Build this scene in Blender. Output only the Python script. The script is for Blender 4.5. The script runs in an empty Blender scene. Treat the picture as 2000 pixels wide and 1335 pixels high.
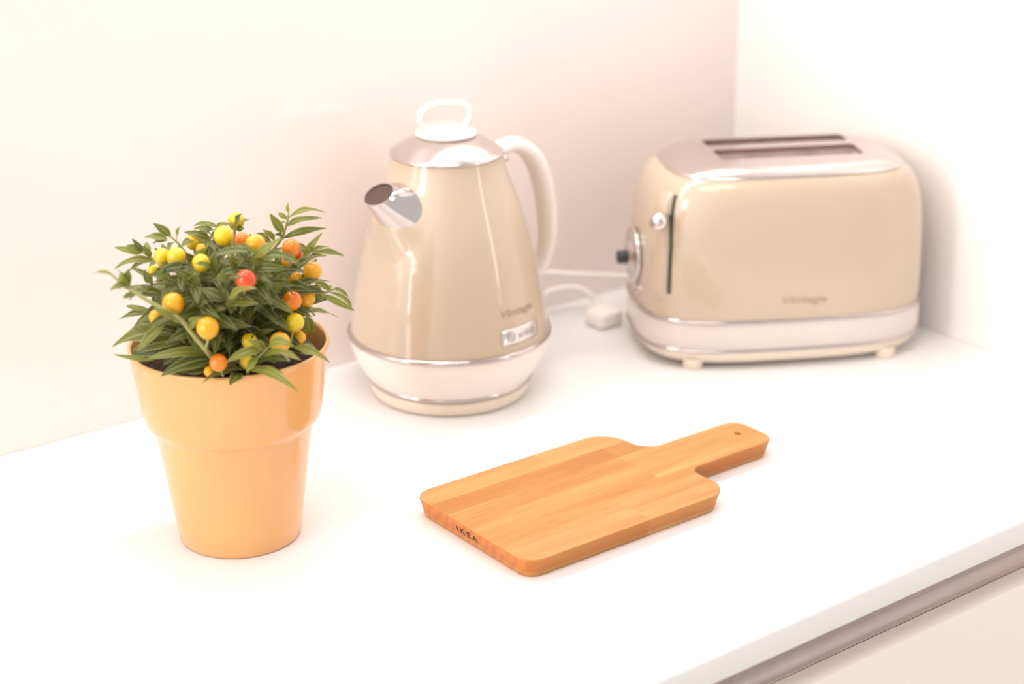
import bpy, bmesh, math, random
from mathutils import Vector, Matrix
from mathutils.geometry import tessellate_polygon

# ------------------------------------------------------------------ camera
C0 = Vector((-1.366, -1.3693, 0.6346))
RV = Vector((0.78922673, -0.61409243, -0.00341471))
UV_ = Vector((0.22127690, 0.27918756, 0.93439330))
FV = Vector((0.57285051, 0.73820376, -0.35622675))
FPX = 3575.06
scn = bpy.context.scene
cd = bpy.data.cameras.new('camera')
cam = bpy.data.objects.new('camera', cd)
scn.collection.objects.link(cam)
cam.matrix_world = Matrix(((RV.x, UV_.x, -FV.x, C0.x), (RV.y, UV_.y, -FV.y, C0.y), (RV.z, UV_.z, -FV.z, C0.z), (0, 0, 0, 1)))
cd.sensor_width = 36.0
cd.lens = FPX * 36.0 / 2000.0
cd.clip_start = 0.05
cd.dof.use_dof = True
cd.dof.focus_distance = 1.385
cd.dof.aperture_fstop = 3.6
scn.camera = cam

# ------------------------------------------------------------------ view, world, lights
scn.view_settings.view_transform = 'Standard'
scn.view_settings.look = 'None'
scn.view_settings.exposure = 0.0
scn.view_settings.gamma = 1.0
scn.view_settings.use_curve_mapping = False
world = bpy.data.worlds.new('world')
scn.world = world
world.use_nodes = True
wn = world.node_tree
wn.nodes.clear()
wo = wn.nodes.new('ShaderNodeOutputWorld')
bg = wn.nodes.new('ShaderNodeBackground')
bg.inputs['Color'].default_value = (1.0, 0.957, 0.936, 1)
# the room beyond is brighter towards its window side (-x)
wtc = wn.nodes.new('ShaderNodeTexCoord')
wdot = wn.nodes.new('ShaderNodeVectorMath')
wdot.operation = 'DOT_PRODUCT'
wdot.inputs[1].default_value = (-0.97, -0.05, 0.22)
wn.links.new(wtc.outputs['Generated'], wdot.inputs[0])
wmr = wn.nodes.new('ShaderNodeMapRange')
wmr.interpolation_type = 'SMOOTHSTEP'
wmr.inputs['From Min'].default_value = 0.60
wmr.inputs['From Max'].default_value = 0.95
wmr.inputs['To Min'].default_value = 0.77
wmr.inputs['To Max'].default_value = 2.2
wn.links.new(wdot.outputs['Value'], wmr.inputs['Value'])
wn.links.new(wmr.outputs['Result'], bg.inputs['Strength'])
wn.links.new(bg.outputs[0], wo.inputs[0])


def area(name, loc, target, sx, sy, power, color):
    ld = bpy.data.lights.new(name, 'AREA')
    ld.shape = 'RECTANGLE'
    ld.size = sx
    ld.size_y = sy
    ld.energy = power
    ld.color = color
    o = bpy.data.objects.new(name, ld)
    scn.collection.objects.link(o)
    o.location = loc
    o.rotation_euler = (Vector(target) - Vector(loc)).to_track_quat('-Z', 'Y').to_euler()
    return o


area('window_daylight', (-4.6, -0.75, 1.15), (-0.5, -0.3, 0.1), 0.6, 2.0, 50, (1.0, 0.975, 0.95))
area('overhead_fill_light', (-0.9, -0.75, 1.72), (-0.75, -0.35, 0.0), 0.9, 0.5, 7.5, (1.0, 0.97, 0.94))  # unseen fill lamp, added overhead to brighten the worktop
area('cabinet_strip_light', (-0.60, -0.11, 0.60), (-0.60, -0.92, 0.10), 1.1, 0.035, 3.7, (1.0, 0.96, 0.91))
area('kettle_streak_light', (0.62, -2.10, 0.95), (-0.46, -0.11, 0.15), 0.14, 1.7, 5.0, (1.0, 0.97, 0.95))  # added lamp out of view, puts a faint streak on the kettle's right

# ------------------------------------------------------------------ helpers
COL = scn.collection


def tag(o, label=None, cat=None, group=None, kind=None):
    if label: o['label'] = label
    if cat: o['category'] = cat
    if group: o['group'] = group
    if kind: o['kind'] = kind
    return o


def link_mesh(name, me, mat=None, parent=None, smooth=True):
    o = bpy.data.objects.new(name, me)
    COL.objects.link(o)
    if mat and not me.materials: me.materials.append(mat)
    if smooth:
        me.polygons.foreach_set('use_smooth', [True] * len(me.polygons))
    if parent: o.parent = parent
    return o


def from_bm(name, bm, mat=None, parent=None, smooth=True, angle=None):
    bmesh.ops.recalc_face_normals(bm, faces=bm.faces)
    if angle is not None:
        for e in bm.edges:
            if len(e.link_faces) == 2 and e.calc_face_angle(0) > math.radians(angle):
                e.smooth = False
    me = bpy.data.meshes.new(name)
    bm.to_mesh(me)
    bm.free()
    return link_mesh(name, me, mat, parent, smooth)


def empty(name, loc=(0, 0, 0), rz=0.0):
    o = bpy.data.objects.new(name, None)
    o.empty_display_size = 0.02
    COL.objects.link(o)
    o.location = loc
    o.rotation_euler = (0, 0, rz)
    return o


def lathe(bm, prof, n=96, cap0=False, cap1=False, mat=Matrix()):
    rings = []
    for r, z in prof:
        if r < 1e-6:
            rings.append([bm.verts.new(mat @ Vector((0, 0, z)))])
        else:
            rings.append([bm.verts.new(mat @ Vector((r * math.cos(2 * math.pi * i / n), r * math.sin(2 * math.pi * i / n), z))) for i in range(n)])
    for a, b in zip(rings, rings[1:]):
        for i in range(n):
            j = (i + 1) % n
            if len(a) == 1 and len(b) > 1: bm.faces.new((a[0], b[i], b[j]))
            elif len(b) == 1 and len(a) > 1: bm.faces.new((a[i], a[j], b[0]))
            elif len(a) > 1: bm.faces.new((a[i], a[j], b[j], b[i]))
    if cap0 and len(rings[0]) > 1: bm.faces.new(rings[0])
    if cap1 and len(rings[-1]) > 1: bm.faces.new(rings[-1])
    return bm


def box(bm, x0, x1, y0, y1, z0, z1):
    vs = [bm.verts.new((x, y, z)) for x in (x0, x1) for y in (y0, y1) for z in (z0, z1)]
    for f in ((0, 1, 3, 2), (4, 6, 7, 5), (0, 4, 5, 1), (2, 3, 7, 6), (0, 2, 6, 4), (1, 5, 7, 3)):
        bm.faces.new([vs[i] for i in f])
    return vs


def bevel_all(bm, w, seg=3, sel=None):
    ed = [e for e in bm.edges if (sel is None or sel(e))]
    bmesh.ops.bevel(bm, geom=ed, offset=w, segments=seg, profile=0.5, affect='EDGES', clamp_overlap=True)


def catmull(pts, n):
    """dense points through pts"""
    P = [Vector(p) for p in pts]
    P = [P[0] * 2 - P[1]] + P + [P[-1] * 2 - P[-2]]
    out = []
    for i in range(1, len(P) - 2):
        for k in range(n):
            t = k / n
            a, b, c, d = P[i - 1], P[i], P[i + 1], P[i + 2]
            out.append(0.5 * ((2 * b) + (c - a) * t + (2 * a - 5 * b + 4 * c - d) * t * t + (3 * b - a - 3 * c + d) * t ** 3))
    out.append(P[-2].copy())
    return out


def sweep(bm, path, rad, seg=12, flat=1.0, closed=False, side=None):
    """tube along path; rad = float or list; flat squashes along the side vector; side = fixed side direction"""
    n = len(path)
    rings = []
    up = None
    for i, p in enumerate(path):
        t = (path[min(i + 1, n - 1)] - path[max(i - 1, 0)]) if not closed else (path[(i + 1) % n] - path[i - 1])
        t.normalize()
        if side is not None:
            s = (side - t * side.dot(t)).normalized()
        else:
            if up is None:
                up = Vector((0, 0, 1)) if abs(t.z) < 0.9 else Vector((1, 0, 0))
            s = (up - t * up.dot(t)).normalized()
            up = s
        b = t.cross(s)
        r = rad[i] if isinstance(rad, (list, tuple)) else rad
        f = flat[i] if isinstance(flat, (list, tuple)) else flat
        rings.append([bm.verts.new(p + s * (r * f * math.cos(2 * math.pi * k / seg)) + b * (r * math.sin(2 * math.pi * k / seg))) for k in range(seg)])
    m = n if closed else n - 1
    for i in range(m):
        a, b = rings[i], rings[(i + 1) % n]
        for k in range(seg):
            bm.faces.new((a[k], a[(k + 1) % seg], b[(k + 1) % seg], b[k]))
    if not closed:
        bm.faces.new(rings[0])
        bm.faces.new(rings[-1])
    return rings


def ray(px, py):
    return FV + RV * ((px - 1000.0) / FPX) - UV_ * ((py - 667.5) / FPX)


def on_z(px, py, z):
    d = ray(px, py)
    return C0 + d * ((z - C0.z) / d.z)


def on_y(px, py, y):
    d = ray(px, py)
    return C0 + d * ((y - C0.y) / d.y)


# ------------------------------------------------------------------ materials
def mat_base(name):
    m = bpy.data.materials.new(name)
    m.use_nodes = True
    nt = m.node_tree
    return m, nt, nt.nodes['Principled BSDF']


def noise_tint(nt, b, col, scale=8.0, amt=0.03, coord='Object'):
    tc = nt.nodes.new('ShaderNodeTexCoord')
    no = nt.nodes.new('ShaderNodeTexNoise')
    no.inputs['Scale'].default_value = scale
    no.inputs['Detail'].default_value = 3
    nt.links.new(tc.outputs[coord], no.inputs['Vector'])
    r = nt.nodes.new('ShaderNodeValToRGB')
    r.color_ramp.elements[0].position = 0.3
    r.color_ramp.elements[1].position = 0.7
    r.color_ramp.elements[0].color = (*[c * (1 - amt) for c in col], 1)
    r.color_ramp.elements[1].color = (*[min(1, c * (1 + amt)) for c in col], 1)
    nt.links.new(no.outputs['Fac'], r.inputs['Fac'])
    nt.links.new(r.outputs['Color'], b.inputs['Base Color'])
    return tc, no


def plain(name, col, rough=0.4, coat=0.0, metal=0.0, scale=8.0, amt=0.02, bump=0.0, bscale=60.0, spec=0.5, aniso=0.0):
    m, nt, b = mat_base(name)
    tc, no = noise_tint(nt, b, col, scale, amt)
    b.inputs['Roughness'].default_value = rough
    b.inputs['Metallic'].default_value = metal
    b.inputs['Coat Weight'].default_value = coat
    b.inputs['Coat Roughness'].default_value = 0.04
    b.inputs['Specular IOR Level'].default_value = spec
    b.inputs['Anisotropic'].default_value = aniso
    if bump > 0:
        n2 = nt.nodes.new('ShaderNodeTexNoise')
        n2.inputs['Scale'].default_value = bscale
        nt.links.new(tc.outputs['Object'], n2.inputs['Vector'])
        bp = nt.nodes.new('ShaderNodeBump')
        bp.inputs['Strength'].default_value = bump
        bp.inputs['Distance'].default_value = 0.001
        nt.links.new(n2.outputs['Fac'], bp.inputs['Height'])
        nt.links.new(bp.outputs['Normal'], b.inputs['Normal'])
    return m


M = {}
M['wall_glass'] = plain('cream_back_panel', (0.89, 0.795, 0.755), rough=0.30, coat=0.35, amt=0.006, scale=2)
M['wall_side'] = plain('white_side_panel', (0.84, 0.79, 0.765), rough=0.28, coat=0.3, amt=0.006, scale=2)
M['floor'] = plain('beige_floor', (0.62, 0.52, 0.43), rough=0.5, amt=0.08, scale=3)
M['counter'] = plain('white_laminate', (0.87, 0.845, 0.835), rough=0.30, amt=0.004, scale=5)
M['drawer'] = plain('cream_drawer_lacquer', (0.89, 0.80, 0.72), rough=0.35, coat=0.2, amt=0.006, scale=2)
M['channel'] = plain('brushed_aluminium', (0.95, 0.87, 0.84), rough=0.34, metal=1.0, amt=0.03, scale=40)
M['cream'] = plain('cream_enamel', (0.545, 0.430, 0.312), rough=0.30, coat=0.9, amt=0.006, scale=5)
M['cream_plastic'] = plain('cream_plastic', (0.80, 0.69, 0.57), rough=0.32, coat=0.4, amt=0.006, scale=5)
M['ivory'] = plain('ivory_plastic', (0.82, 0.745, 0.68), rough=0.28, coat=0.4, amt=0.006, scale=5)
M['chrome'] = plain('chrome', (0.68, 0.63, 0.61), rough=0.08, metal=1.0, amt=0.01, scale=5)
M['brushed'] = plain('brushed_steel', (0.66, 0.59, 0.565), rough=0.19, metal=1.0, amt=0.03, scale=90)
M['chrome_trim'] = plain('chrome_trim', (0.56, 0.50, 0.48), rough=0.12, metal=1.0, amt=0.01, scale=5)
M['toaster_band'] = plain('pinkish_ivory_enamel', (0.68, 0.60, 0.55), rough=0.25, coat=0.5, amt=0.005, scale=5)
M['dark'] = plain('dark_plastic', (0.035, 0.03, 0.032), rough=0.4, amt=0.1)
M['spout_shade'] = plain('painted_spout_shade', (0.09, 0.05, 0.04), rough=0.6, amt=0.1)
M['slot_shade'] = plain('painted_slot_shade', (0.055, 0.055, 0.03), rough=0.6, amt=0.1)
M['slot_in'] = plain('toast_slot_inside', (0.58, 0.45, 0.42), rough=0.5, metal=0.0, amt=0.15, scale=50)
M['letter'] = plain('grey_lettering', (0.42, 0.31, 0.24), rough=0.5, amt=0.02)
M['badge_letter'] = plain('badge_lettering', (0.55, 0.50, 0.49), rough=0.3, metal=0.6, amt=0.02)
M['burn'] = plain('burnt_lettering', (0.05, 0.022, 0.01), rough=0.7, amt=0.1)
M['white_cable'] = plain('white_cable', (0.93, 0.87, 0.82), rough=0.4, amt=0.01)
M['pot'] = plain('apricot_ceramic_glaze', (0.79, 0.395, 0.138), rough=0.24, coat=0.6, amt=0.035, scale=14, bump=0.05, bscale=40)
M['soil'] = plain('potting_soil', (0.045, 0.022, 0.012), rough=0.95, amt=0.6, scale=160, bump=1.0, bscale=300)


def speckle_pot():
    m = M['pot']
    nt = m.node_tree
    b = nt.nodes['Principled BSDF']
    src = b.inputs['Base Color'].links[0].from_socket
    tc = nt.nodes.new('ShaderNodeTexCoord')
    vo = nt.nodes.new('ShaderNodeTexVoronoi')
    vo.inputs['Scale'].default_value = 55
    nt.links.new(tc.outputs['Object'], vo.inputs['Vector'])
    cr = nt.nodes.new('ShaderNodeValToRGB')
    cr.color_ramp.elements[0].position = 0.02
    cr.color_ramp.elements[1].position = 0.05
    cr.color_ramp.elements[0].color = (1, 1, 1, 1)
    cr.color_ramp.elements[1].color = (0, 0, 0, 1)
    nt.links.new(vo.outputs['Distance'], cr.inputs['Fac'])
    mx = nt.nodes.new('ShaderNodeMix')
    mx.data_type = 'RGBA'
    nt.links.new(cr.outputs['Color'], mx.inputs[0])
    nt.links.new(src, mx.inputs[6])
    mx.inputs[7].default_value = (0.60, 0.30, 0.11, 1)
    nt.links.new(mx.outputs[2], b.inputs['Base Color'])


speckle_pot()


def wood_material():
    m, nt, b = mat_base('beech_wood')
    N, L = nt.nodes, nt.links
    tc = N.new('ShaderNodeTexCoord')
    sep = N.new('ShaderNodeSeparateXYZ')
    L.new(tc.outputs['Object'], sep.inputs[0])

    def math_(op, a, bb=None, c=None):
        n = N.new('ShaderNodeMath')
        n.operation = op
        for i, v in enumerate((a, bb, c)):
            if v is None: continue
            if isinstance(v, (int, float)): n.inputs[i].default_value = v
            else: L.new(v, n.inputs[i])
        return n.outputs[0]
    X, Y, Z = sep.outputs[0], sep.outputs[1], sep.outputs[2]
    # staves of unequal width across Y (0..0.148)
    cuts = [0.036, 0.052, 0.101, 0.122]
    idx = None
    for c in cuts:
        g = math_('GREATER_THAN', Y, c)
        idx = g if idx is None else math_('ADD', idx, g)
    # cross joints in some staves: stave 0 joint at x=.125; stave 4 joint at x=.118
    j0 = math_('MULTIPLY', math_('GREATER_THAN', X, 0.118), math_('LESS_THAN', Y, 0.036))
    j4 = math_('MULTIPLY', math_('GREATER_THAN', X, 0.120), math_('GREATER_THAN', Y, 0.122))
    j2 = math_('MULTIPLY', math_('GREATER_THAN', X, 0.172), math_('MULTIPLY', math_('GREATER_THAN', Y, 0.052), math_('LESS_THAN', Y, 0.122)))
    key = math_('ADD', math_('ADD', math_('ADD', idx, math_('MULTIPLY', j0, 7.3)), math_('MULTIPLY', j4, 11.7)), math_('MULTIPLY', j2, 5.1))
    def gt(a, c): return math_('GREATER_THAN', a, c)
    tone0 = math_('MULTIPLY', j0, 0.05)
    for amt, lo, hi in ((-0.03, 0.036, 0.052), (-0.13, 0.101, 0.122), (0.13, 0.122, 0.2)):
        band = math_('MULTIPLY', gt(Y, lo), math_('LESS_THAN', Y, hi))
        tone0 = math_('ADD', tone0, math_('MULTIPLY', band, amt))
    tone0 = math_('ADD', tone0, math_('MULTIPLY', j4, 0.06))
    tone0 = math_('ADD', tone0, math_('MULTIPLY', j2, 0.07))
    # grain
    comb = N.new('ShaderNodeCombineXYZ')
    L.new(math_('MULTIPLY', X, 3.0), comb.inputs[0])
    L.new(math_('ADD', math_('MULTIPLY', Y, 42.0), math_('MULTIPLY', key, 3.7)), comb.inputs[1])
    L.new(math_('MULTIPLY', Z, 42.0), comb.inputs[2])
    g1 = N.new('ShaderNodeTexNoise')
    g1.inputs['Scale'].default_value = 1.6
    g1.inputs['Detail'].default_value = 4
    g1.inputs['Distortion'].default_value = 0.5
    L.new(comb.outputs[0], g1.inputs['Vector'])
    comb2 = N.new('ShaderNodeCombineXYZ')
    L.new(math_('MULTIPLY', X, 60.0), comb2.inputs[0])
    L.new(math_('MULTIPLY', Y, 900.0), comb2.inputs[1])
    L.new(math_('MULTIPLY', Z, 900.0), comb2.inputs[2])
    g2 = N.new('ShaderNodeTexNoise')
    g2.inputs['Scale'].default_value = 1.0
    g2.inputs['Detail'].default_value = 1
    L.new(comb2.outputs[0], g2.inputs['Vector'])
    ramp = N.new('ShaderNodeValToRGB')
    e = ramp.color_ramp.elements
    e[0].position = 0.30
    e[0].color = (0.50, 0.205, 0.055, 1)
    e[1].position = 0.62
    e[1].color = (0.62, 0.350, 0.125, 1)
    tone = math_('ADD', math_('MULTIPLY_ADD', g1.outputs['Fac'], 0.62, 0.13), tone0)
    L.new(tone, ramp.inputs['Fac'])
    # ticks
    tick = N.new('ShaderNodeMix')
    tick.data_type = 'RGBA'
    tick.blend_type = 'MULTIPLY'
    tr = N.new('ShaderNodeValToRGB')
    tr.color_ramp.elements[0].position = 0.30
    tr.color_ramp.elements[0].color = (0.80, 0.66, 0.52, 1)
    tr.color_ramp.elements[1].position = 0.48
    tr.color_ramp.elements[1].color = (1, 1, 1, 1)
    L.new(g2.outputs['Fac'], tr.inputs['Fac'])
    tick.inputs[0].default_value = 0.35
    L.new(ramp.outputs['Color'], tick.inputs[6])
    L.new(tr.outputs['Color'], tick.inputs[7])
    # end grain: growth lines on faces whose normal points along X
    geo = N.new('ShaderNodeNewGeometry')
    nrm = N.new('ShaderNodeTexCoord')
    sn = N.new('ShaderNodeSeparateXYZ')
    L.new(nrm.outputs['Normal'], sn.inputs[0])
    endf = math_('GREATER_THAN', math_('ABSOLUTE', sn.outputs[0]), 0.75)
    wv = N.new('ShaderNodeTexWave')
    wv.inputs['Scale'].default_value = 60
    wv.inputs['Distortion'].default_value = 5.0
    wv.inputs['Detail'].default_value = 2
    wv.bands_direction = 'DIAGONAL'
    L.new(tc.outputs['Object'], wv.inputs['Vector'])
    er = N.new('ShaderNodeValToRGB')
    er.color_ramp.elements[0].color = (0.52, 0.20, 0.06, 1)
    er.color_ramp.elements[1].color = (0.72, 0.34, 0.115, 1)
    L.new(math_('ADD', math_('MULTIPLY', wv.outputs['Fac'], 0.45), 0.28), er.inputs['Fac'])
    mx = N.new('ShaderNodeMix')
    mx.data_type = 'RGBA'
    L.new(endf, mx.inputs[0])
    L.new(tick.outputs[2], mx.inputs[6])
    L.new(er.outputs['Color'], mx.inputs[7])
    # side faces are darker and redder
    sidef = math_('LESS_THAN', math_('ABSOLUTE', sn.outputs[2]), 0.5)
    mul = N.new('ShaderNodeMix')
    mul.data_type = 'RGBA'
    mul.blend_type = 'MULTIPLY'
    L.new(math_('MULTIPLY', sidef, 0.85), mul.inputs[0])
    L.new(mx.outputs[2], mul.inputs[6])
    mul.inputs[7].default_value = (0.93, 0.68, 0.44, 1)
    L.new(mul.outputs[2], b.inputs['Base Color'])
    b.inputs['Roughness'].default_value = 0.48
    b.inputs['Specular IOR Level'].default_value = 0.35
    return m


M['wood'] = wood_material()


def leaf_material(name, top_dark, top_light, under, trans):
    m, nt, b = mat_base(name)
    N, L = nt.nodes, nt.links
    uv = N.new('ShaderNodeUVMap')
    uv.uv_map = 'leaf'
    sep = N.new('ShaderNodeSeparateXYZ')
    L.new(uv.outputs[0], sep.inputs[0])
    at = N.new('ShaderNodeAttribute')
    at.attribute_name = 'tint'

    def mth(op, a, bb=None):
        n = N.new('ShaderNodeMath')
        n.operation = op
        for i, v in enumerate((a, bb)):
            if v is None: continue
            if isinstance(v, (int, float)): n.inputs[i].default_value = v
            else: L.new(v, n.inputs[i])
        return n.outputs[0]
    d = mth('ABSOLUTE', mth('SUBTRACT', sep.outputs[0], 0.5))      # 0 midrib .. .5 edge
    edge = N.new('ShaderNodeMapRange')
    edge.inputs[1].default_value = 0.36
    edge.inputs[2].default_value = 0.5
    L.new(d, edge.inputs[0])
    rib = N.new('ShaderNodeMapRange')
    rib.inputs[1].default_value = 0.07
    rib.inputs[2].default_value = 0.02
    L.new(d, rib.inputs[0])
    # side veins
    w = mth('SINE', mth('MULTIPLY', mth('SUBTRACT', sep.outputs[1], mth('MULTIPLY', d, 0.35)), 62.0))
    vein = mth('MULTIPLY', mth('GREATER_THAN', w, 0.86), 0.35)
    pale = mth('MINIMUM', mth('ADD', mth('ADD', mth('MULTIPLY', edge.outputs[0], 0.75), mth('MULTIPLY', rib.outputs[0], 0.8)), vein), 1.0)
    topc = N.new('ShaderNodeMix')
    topc.data_type = 'RGBA'
    L.new(at.outputs['Fac'], topc.inputs[0])
    topc.inputs[6].default_value = (*top_dark, 1)
    topc.inputs[7].default_value = (*top_light, 1)
    t2 = N.new('ShaderNodeMix')
    t2.data_type = 'RGBA'
    L.new(mth('MULTIPLY', pale, 0.75), t2.inputs[0])
    L.new(topc.outputs[2], t2.inputs[6])
    t2.inputs[7].default_value = (0.54, 0.50, 0.19, 1)
    geo = N.new('ShaderNodeNewGeometry')
    t3 = N.new('ShaderNodeMix')
    t3.data_type = 'RGBA'
    L.new(geo.outputs['Backfacing'], t3.inputs[0])
    L.new(t2.outputs[2], t3.inputs[6])
    t3.inputs[7].default_value = (*under, 1)
    L.new(t3.outputs[2], b.inputs['Base Color'])
    b.inputs['Roughness'].default_value = 0.42
    b.inputs['Specular IOR Level'].default_value = 0.45
    tl = N.new('ShaderNodeBsdfTranslucent')
    tmix = N.new('ShaderNodeMix')
    tmix.data_type = 'RGBA'
    L.new(at.outputs['Fac'], tmix.inputs[0])
    tmix.inputs[6].default_value = (0.16, 0.24, 0.02, 1)
    tmix.inputs[7].default_value = (0.42, 0.48, 0.04, 1)
    L.new(tmix.outputs[2], tl.inputs['Color'])
    ms = N.new('ShaderNodeMixShader')
    ms.inputs[0].default_value = trans
    out = nt.nodes['Material Output']
    L.new(b.outputs[0], ms.inputs[1])
    L.new(tl.outputs[0], ms.inputs[2])
    L.new(ms.outputs[0], out.inputs['Surface'])
    return m


M['leaf'] = leaf_material('leaf_green', (0.018, 0.032, 0.007), (0.20, 0.215, 0.030), (0.27, 0.265, 0.125), 0.26)
M['stem'] = plain('green_stem', (0.34, 0.31, 0.11), rough=0.5, amt=0.2, scale=60)


def berry_material(name, c_top, c_low):
    m, nt, b = mat_base(name)
    N, L = nt.nodes, nt.links
    tc = N.new('ShaderNodeTexCoord')
    sp = N.new('ShaderNodeSeparateXYZ')
    L.new(tc.outputs['Object'], sp.inputs[0])
    no = N.new('ShaderNodeTexNoise')
    no.inputs['Scale'].default_value = 90
    L.new(tc.outputs['Object'], no.inputs['Vector'])
    ad = N.new('ShaderNodeMath')
    ad.operation = 'MULTIPLY_ADD'
    L.new(sp.outputs[2], ad.inputs[0])
    ad.inputs[1].default_value = 55
    L.new(no.outputs['Fac'], ad.inputs[2])
    r = N.new('ShaderNodeValToRGB')
    r.color_ramp.elements[0].position = 0.1
    r.color_ramp.elements[0].color = (*c_low, 1)
    r.color_ramp.elements[1].position = 0.8
    r.color_ramp.elements[1].color = (*c_top, 1)
    L.new(ad.outputs[0], r.inputs['Fac'])
    L.new(r.outputs['Color'], b.inputs['Base Color'])
    b.inputs['Roughness'].default_value = 0.22
    b.inputs['Coat Weight'].default_value = 0.3
    b.inputs['Subsurface Weight'].default_value = 0.15
    b.inputs['Subsurface Radius'].default_value = (0.004, 0.002, 0.0005)
    b.inputs['Subsurface Scale'].default_value = 0.6
    return m


M['berry_y'] = berry_material('berry_yellow', (0.82, 0.56, 0.010), (0.64, 0.45, 0.008))
M['berry_yo'] = berry_material('berry_golden', (0.84, 0.39, 0.006), (0.74, 0.38, 0.006))
M['berry_o'] = berry_material('berry_orange', (0.82, 0.20, 0.005), (0.76, 0.27, 0.005))
M['berry_r'] = berry_material('berry_red_orange', (0.72, 0.06, 0.004), (0.76, 0.12, 0.004))

# ------------------------------------------------------------------ setting
XL = -2.7


def struct(name, x0, x1, y0, y1, z0, z1, mat):
    bm = bmesh.new()
    box(bm, x0, x1, y0, y1, z0, z1)
    o = from_bm(name, bm, mat, smooth=False)
    o['kind'] = 'structure'
    return o


struct('wall_back', XL, 0.10, 0.0, 0.10, -0.90, 1.75, M['wall_glass'])
struct('wall_right', 0.0, 0.10, -0.72, 0.0, -0.90, 1.75, M['wall_side'])
struct('floor', XL, 0.10, -2.6, 0.10, -1.0, -0.90, M['floor'])

YF = -0.605
# worktop
bm = bmesh.new()
box(bm, XL, -0.0005, YF, -0.0005, -0.0235, 0.0)
bevel_all(bm, 0.0032, 4, lambda e: all(abs(v.co.y - YF) < 1e-5 for v in e.verts) and abs(e.verts[0].co.x - e.verts[1].co.x) > 1)
o = from_bm('countertop', bm, M['counter'], smooth=True, angle=35)
tag(o, 'glossy white kitchen worktop carrying the pot, kettle, toaster and wooden board', 'countertop')

# base cabinet with channel handle and drawer front
cab = empty('base_cabinet', (-1.30, YF, -0.90))
tag(cab, 'cream base cabinet with a handleless drawer front under the white worktop', 'cabinet')
bm = bmesh.new()
box(bm, XL, -0.0005, -0.575, -0.001, -0.88, -0.0250)
o = from_bm('carcass', bm, M['drawer'], smooth=False)
o.parent = cab
o.matrix_parent_inverse = Matrix.Translation((1.30, -YF, 0.90))
prof = [(-0.598, -0.0249), (-0.590, -0.0250), (-0.5825, -0.0258), (-0.5775, -0.0285), (-0.5757, -0.033), (-0.5757, -0.052), (-0.5775, -0.0570), (-0.5805, -0.0592), (-0.5845, -0.0600), (-0.5862, -0.0592), (-0.5862, -0.0580)]
bm = bmesh.new()
pa = [bm.verts.new((XL + 0.001, y, z)) for y, z in prof]
pb = [bm.verts.new((-0.001, y, z)) for y, z in prof]
for i in range(len(prof) - 1):
    bm.faces.new((pa[i], pa[i + 1], pb[i + 1], pb[i]))
o = from_bm('channel_handle', bm, M['channel'], smooth=True, angle=50)
sol = o.modifiers.new('thick', 'SOLIDIFY')
sol.thickness = 0.0008
o.parent = cab
o.matrix_parent_inverse = Matrix.Translation((1.30, -YF, 0.90))
tag(o, 'brushed metal channel above the drawer front')
bm = bmesh.new()
box(bm, XL, -0.002, -0.6055, -0.5870, -0.45, -0.0587)
bevel_all(bm, 0.0010, 2, lambda e: all(abs(v.co.z + 0.0587) < 1e-5 for v in e.verts))
o = from_bm('drawer_front', bm, M['drawer'], smooth=True, angle=40)
o.parent = cab
o.matrix_parent_inverse = Matrix.Translation((1.30, -YF, 0.90))
bm = bmesh.new()
box(bm, XL, -0.002, -0.6055, -0.5870, -0.87, -0.453)
o = from_bm('drawer_front', bm, M['drawer'], smooth=False)
o.parent = cab
o.matrix_parent_inverse = Matrix.Translation((1.30, -YF, 0.90))


# ------------------------------------------------------------------ text helper
def text_mesh(body, size, extrude=0.0, offset=0.0, shear=0.0, spacing=1.0):
    cu = bpy.data.curves.new('lettering', 'FONT')
    cu.body = body
    cu.size = size
    cu.extrude = extrude
    cu.offset = offset
    cu.shear = shear
    cu.space_character = spacing
    cu.align_x = 'CENTER'
    cu.align_y = 'CENTER'
    cu.resolution_u = 4
    to = bpy.data.objects.new('lettering', cu)
    COL.objects.link(to)
    dg = bpy.context.evaluated_depsgraph_get()
    me = bpy.data.meshes.new_from_object(to.evaluated_get(dg))
    bpy.data.objects.remove(to)
    me.materials.clear()
    return me


def subdivided(me, cuts_len=0.003):
    bm = bmesh.new()
    bm.from_mesh(me)
    for _ in range(3):
        ed = [e for e in bm.edges if e.calc_length() > cuts_len]
        if not ed: break
        bmesh.ops.subdivide_edges(bm, edges=ed, cuts=1)
    bmesh.ops.triangulate(bm, faces=bm.faces)
    bm.to_mesh(me)
    bm.free()


def fit_width(me, w, h=None):
    xs = [v.co.x for v in me.vertices]
    ys = [v.co.y for v in me.vertices]
    cx, cy = (min(xs) + max(xs)) / 2, (min(ys) + max(ys)) / 2
    s = w / (max(xs) - min(xs))
    sy = s if h is None else h / (max(ys) - min(ys))
    for v in me.vertices:
        v.co.x = (v.co.x - cx) * s
        v.co.y = (v.co.y - cy) * sy


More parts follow.
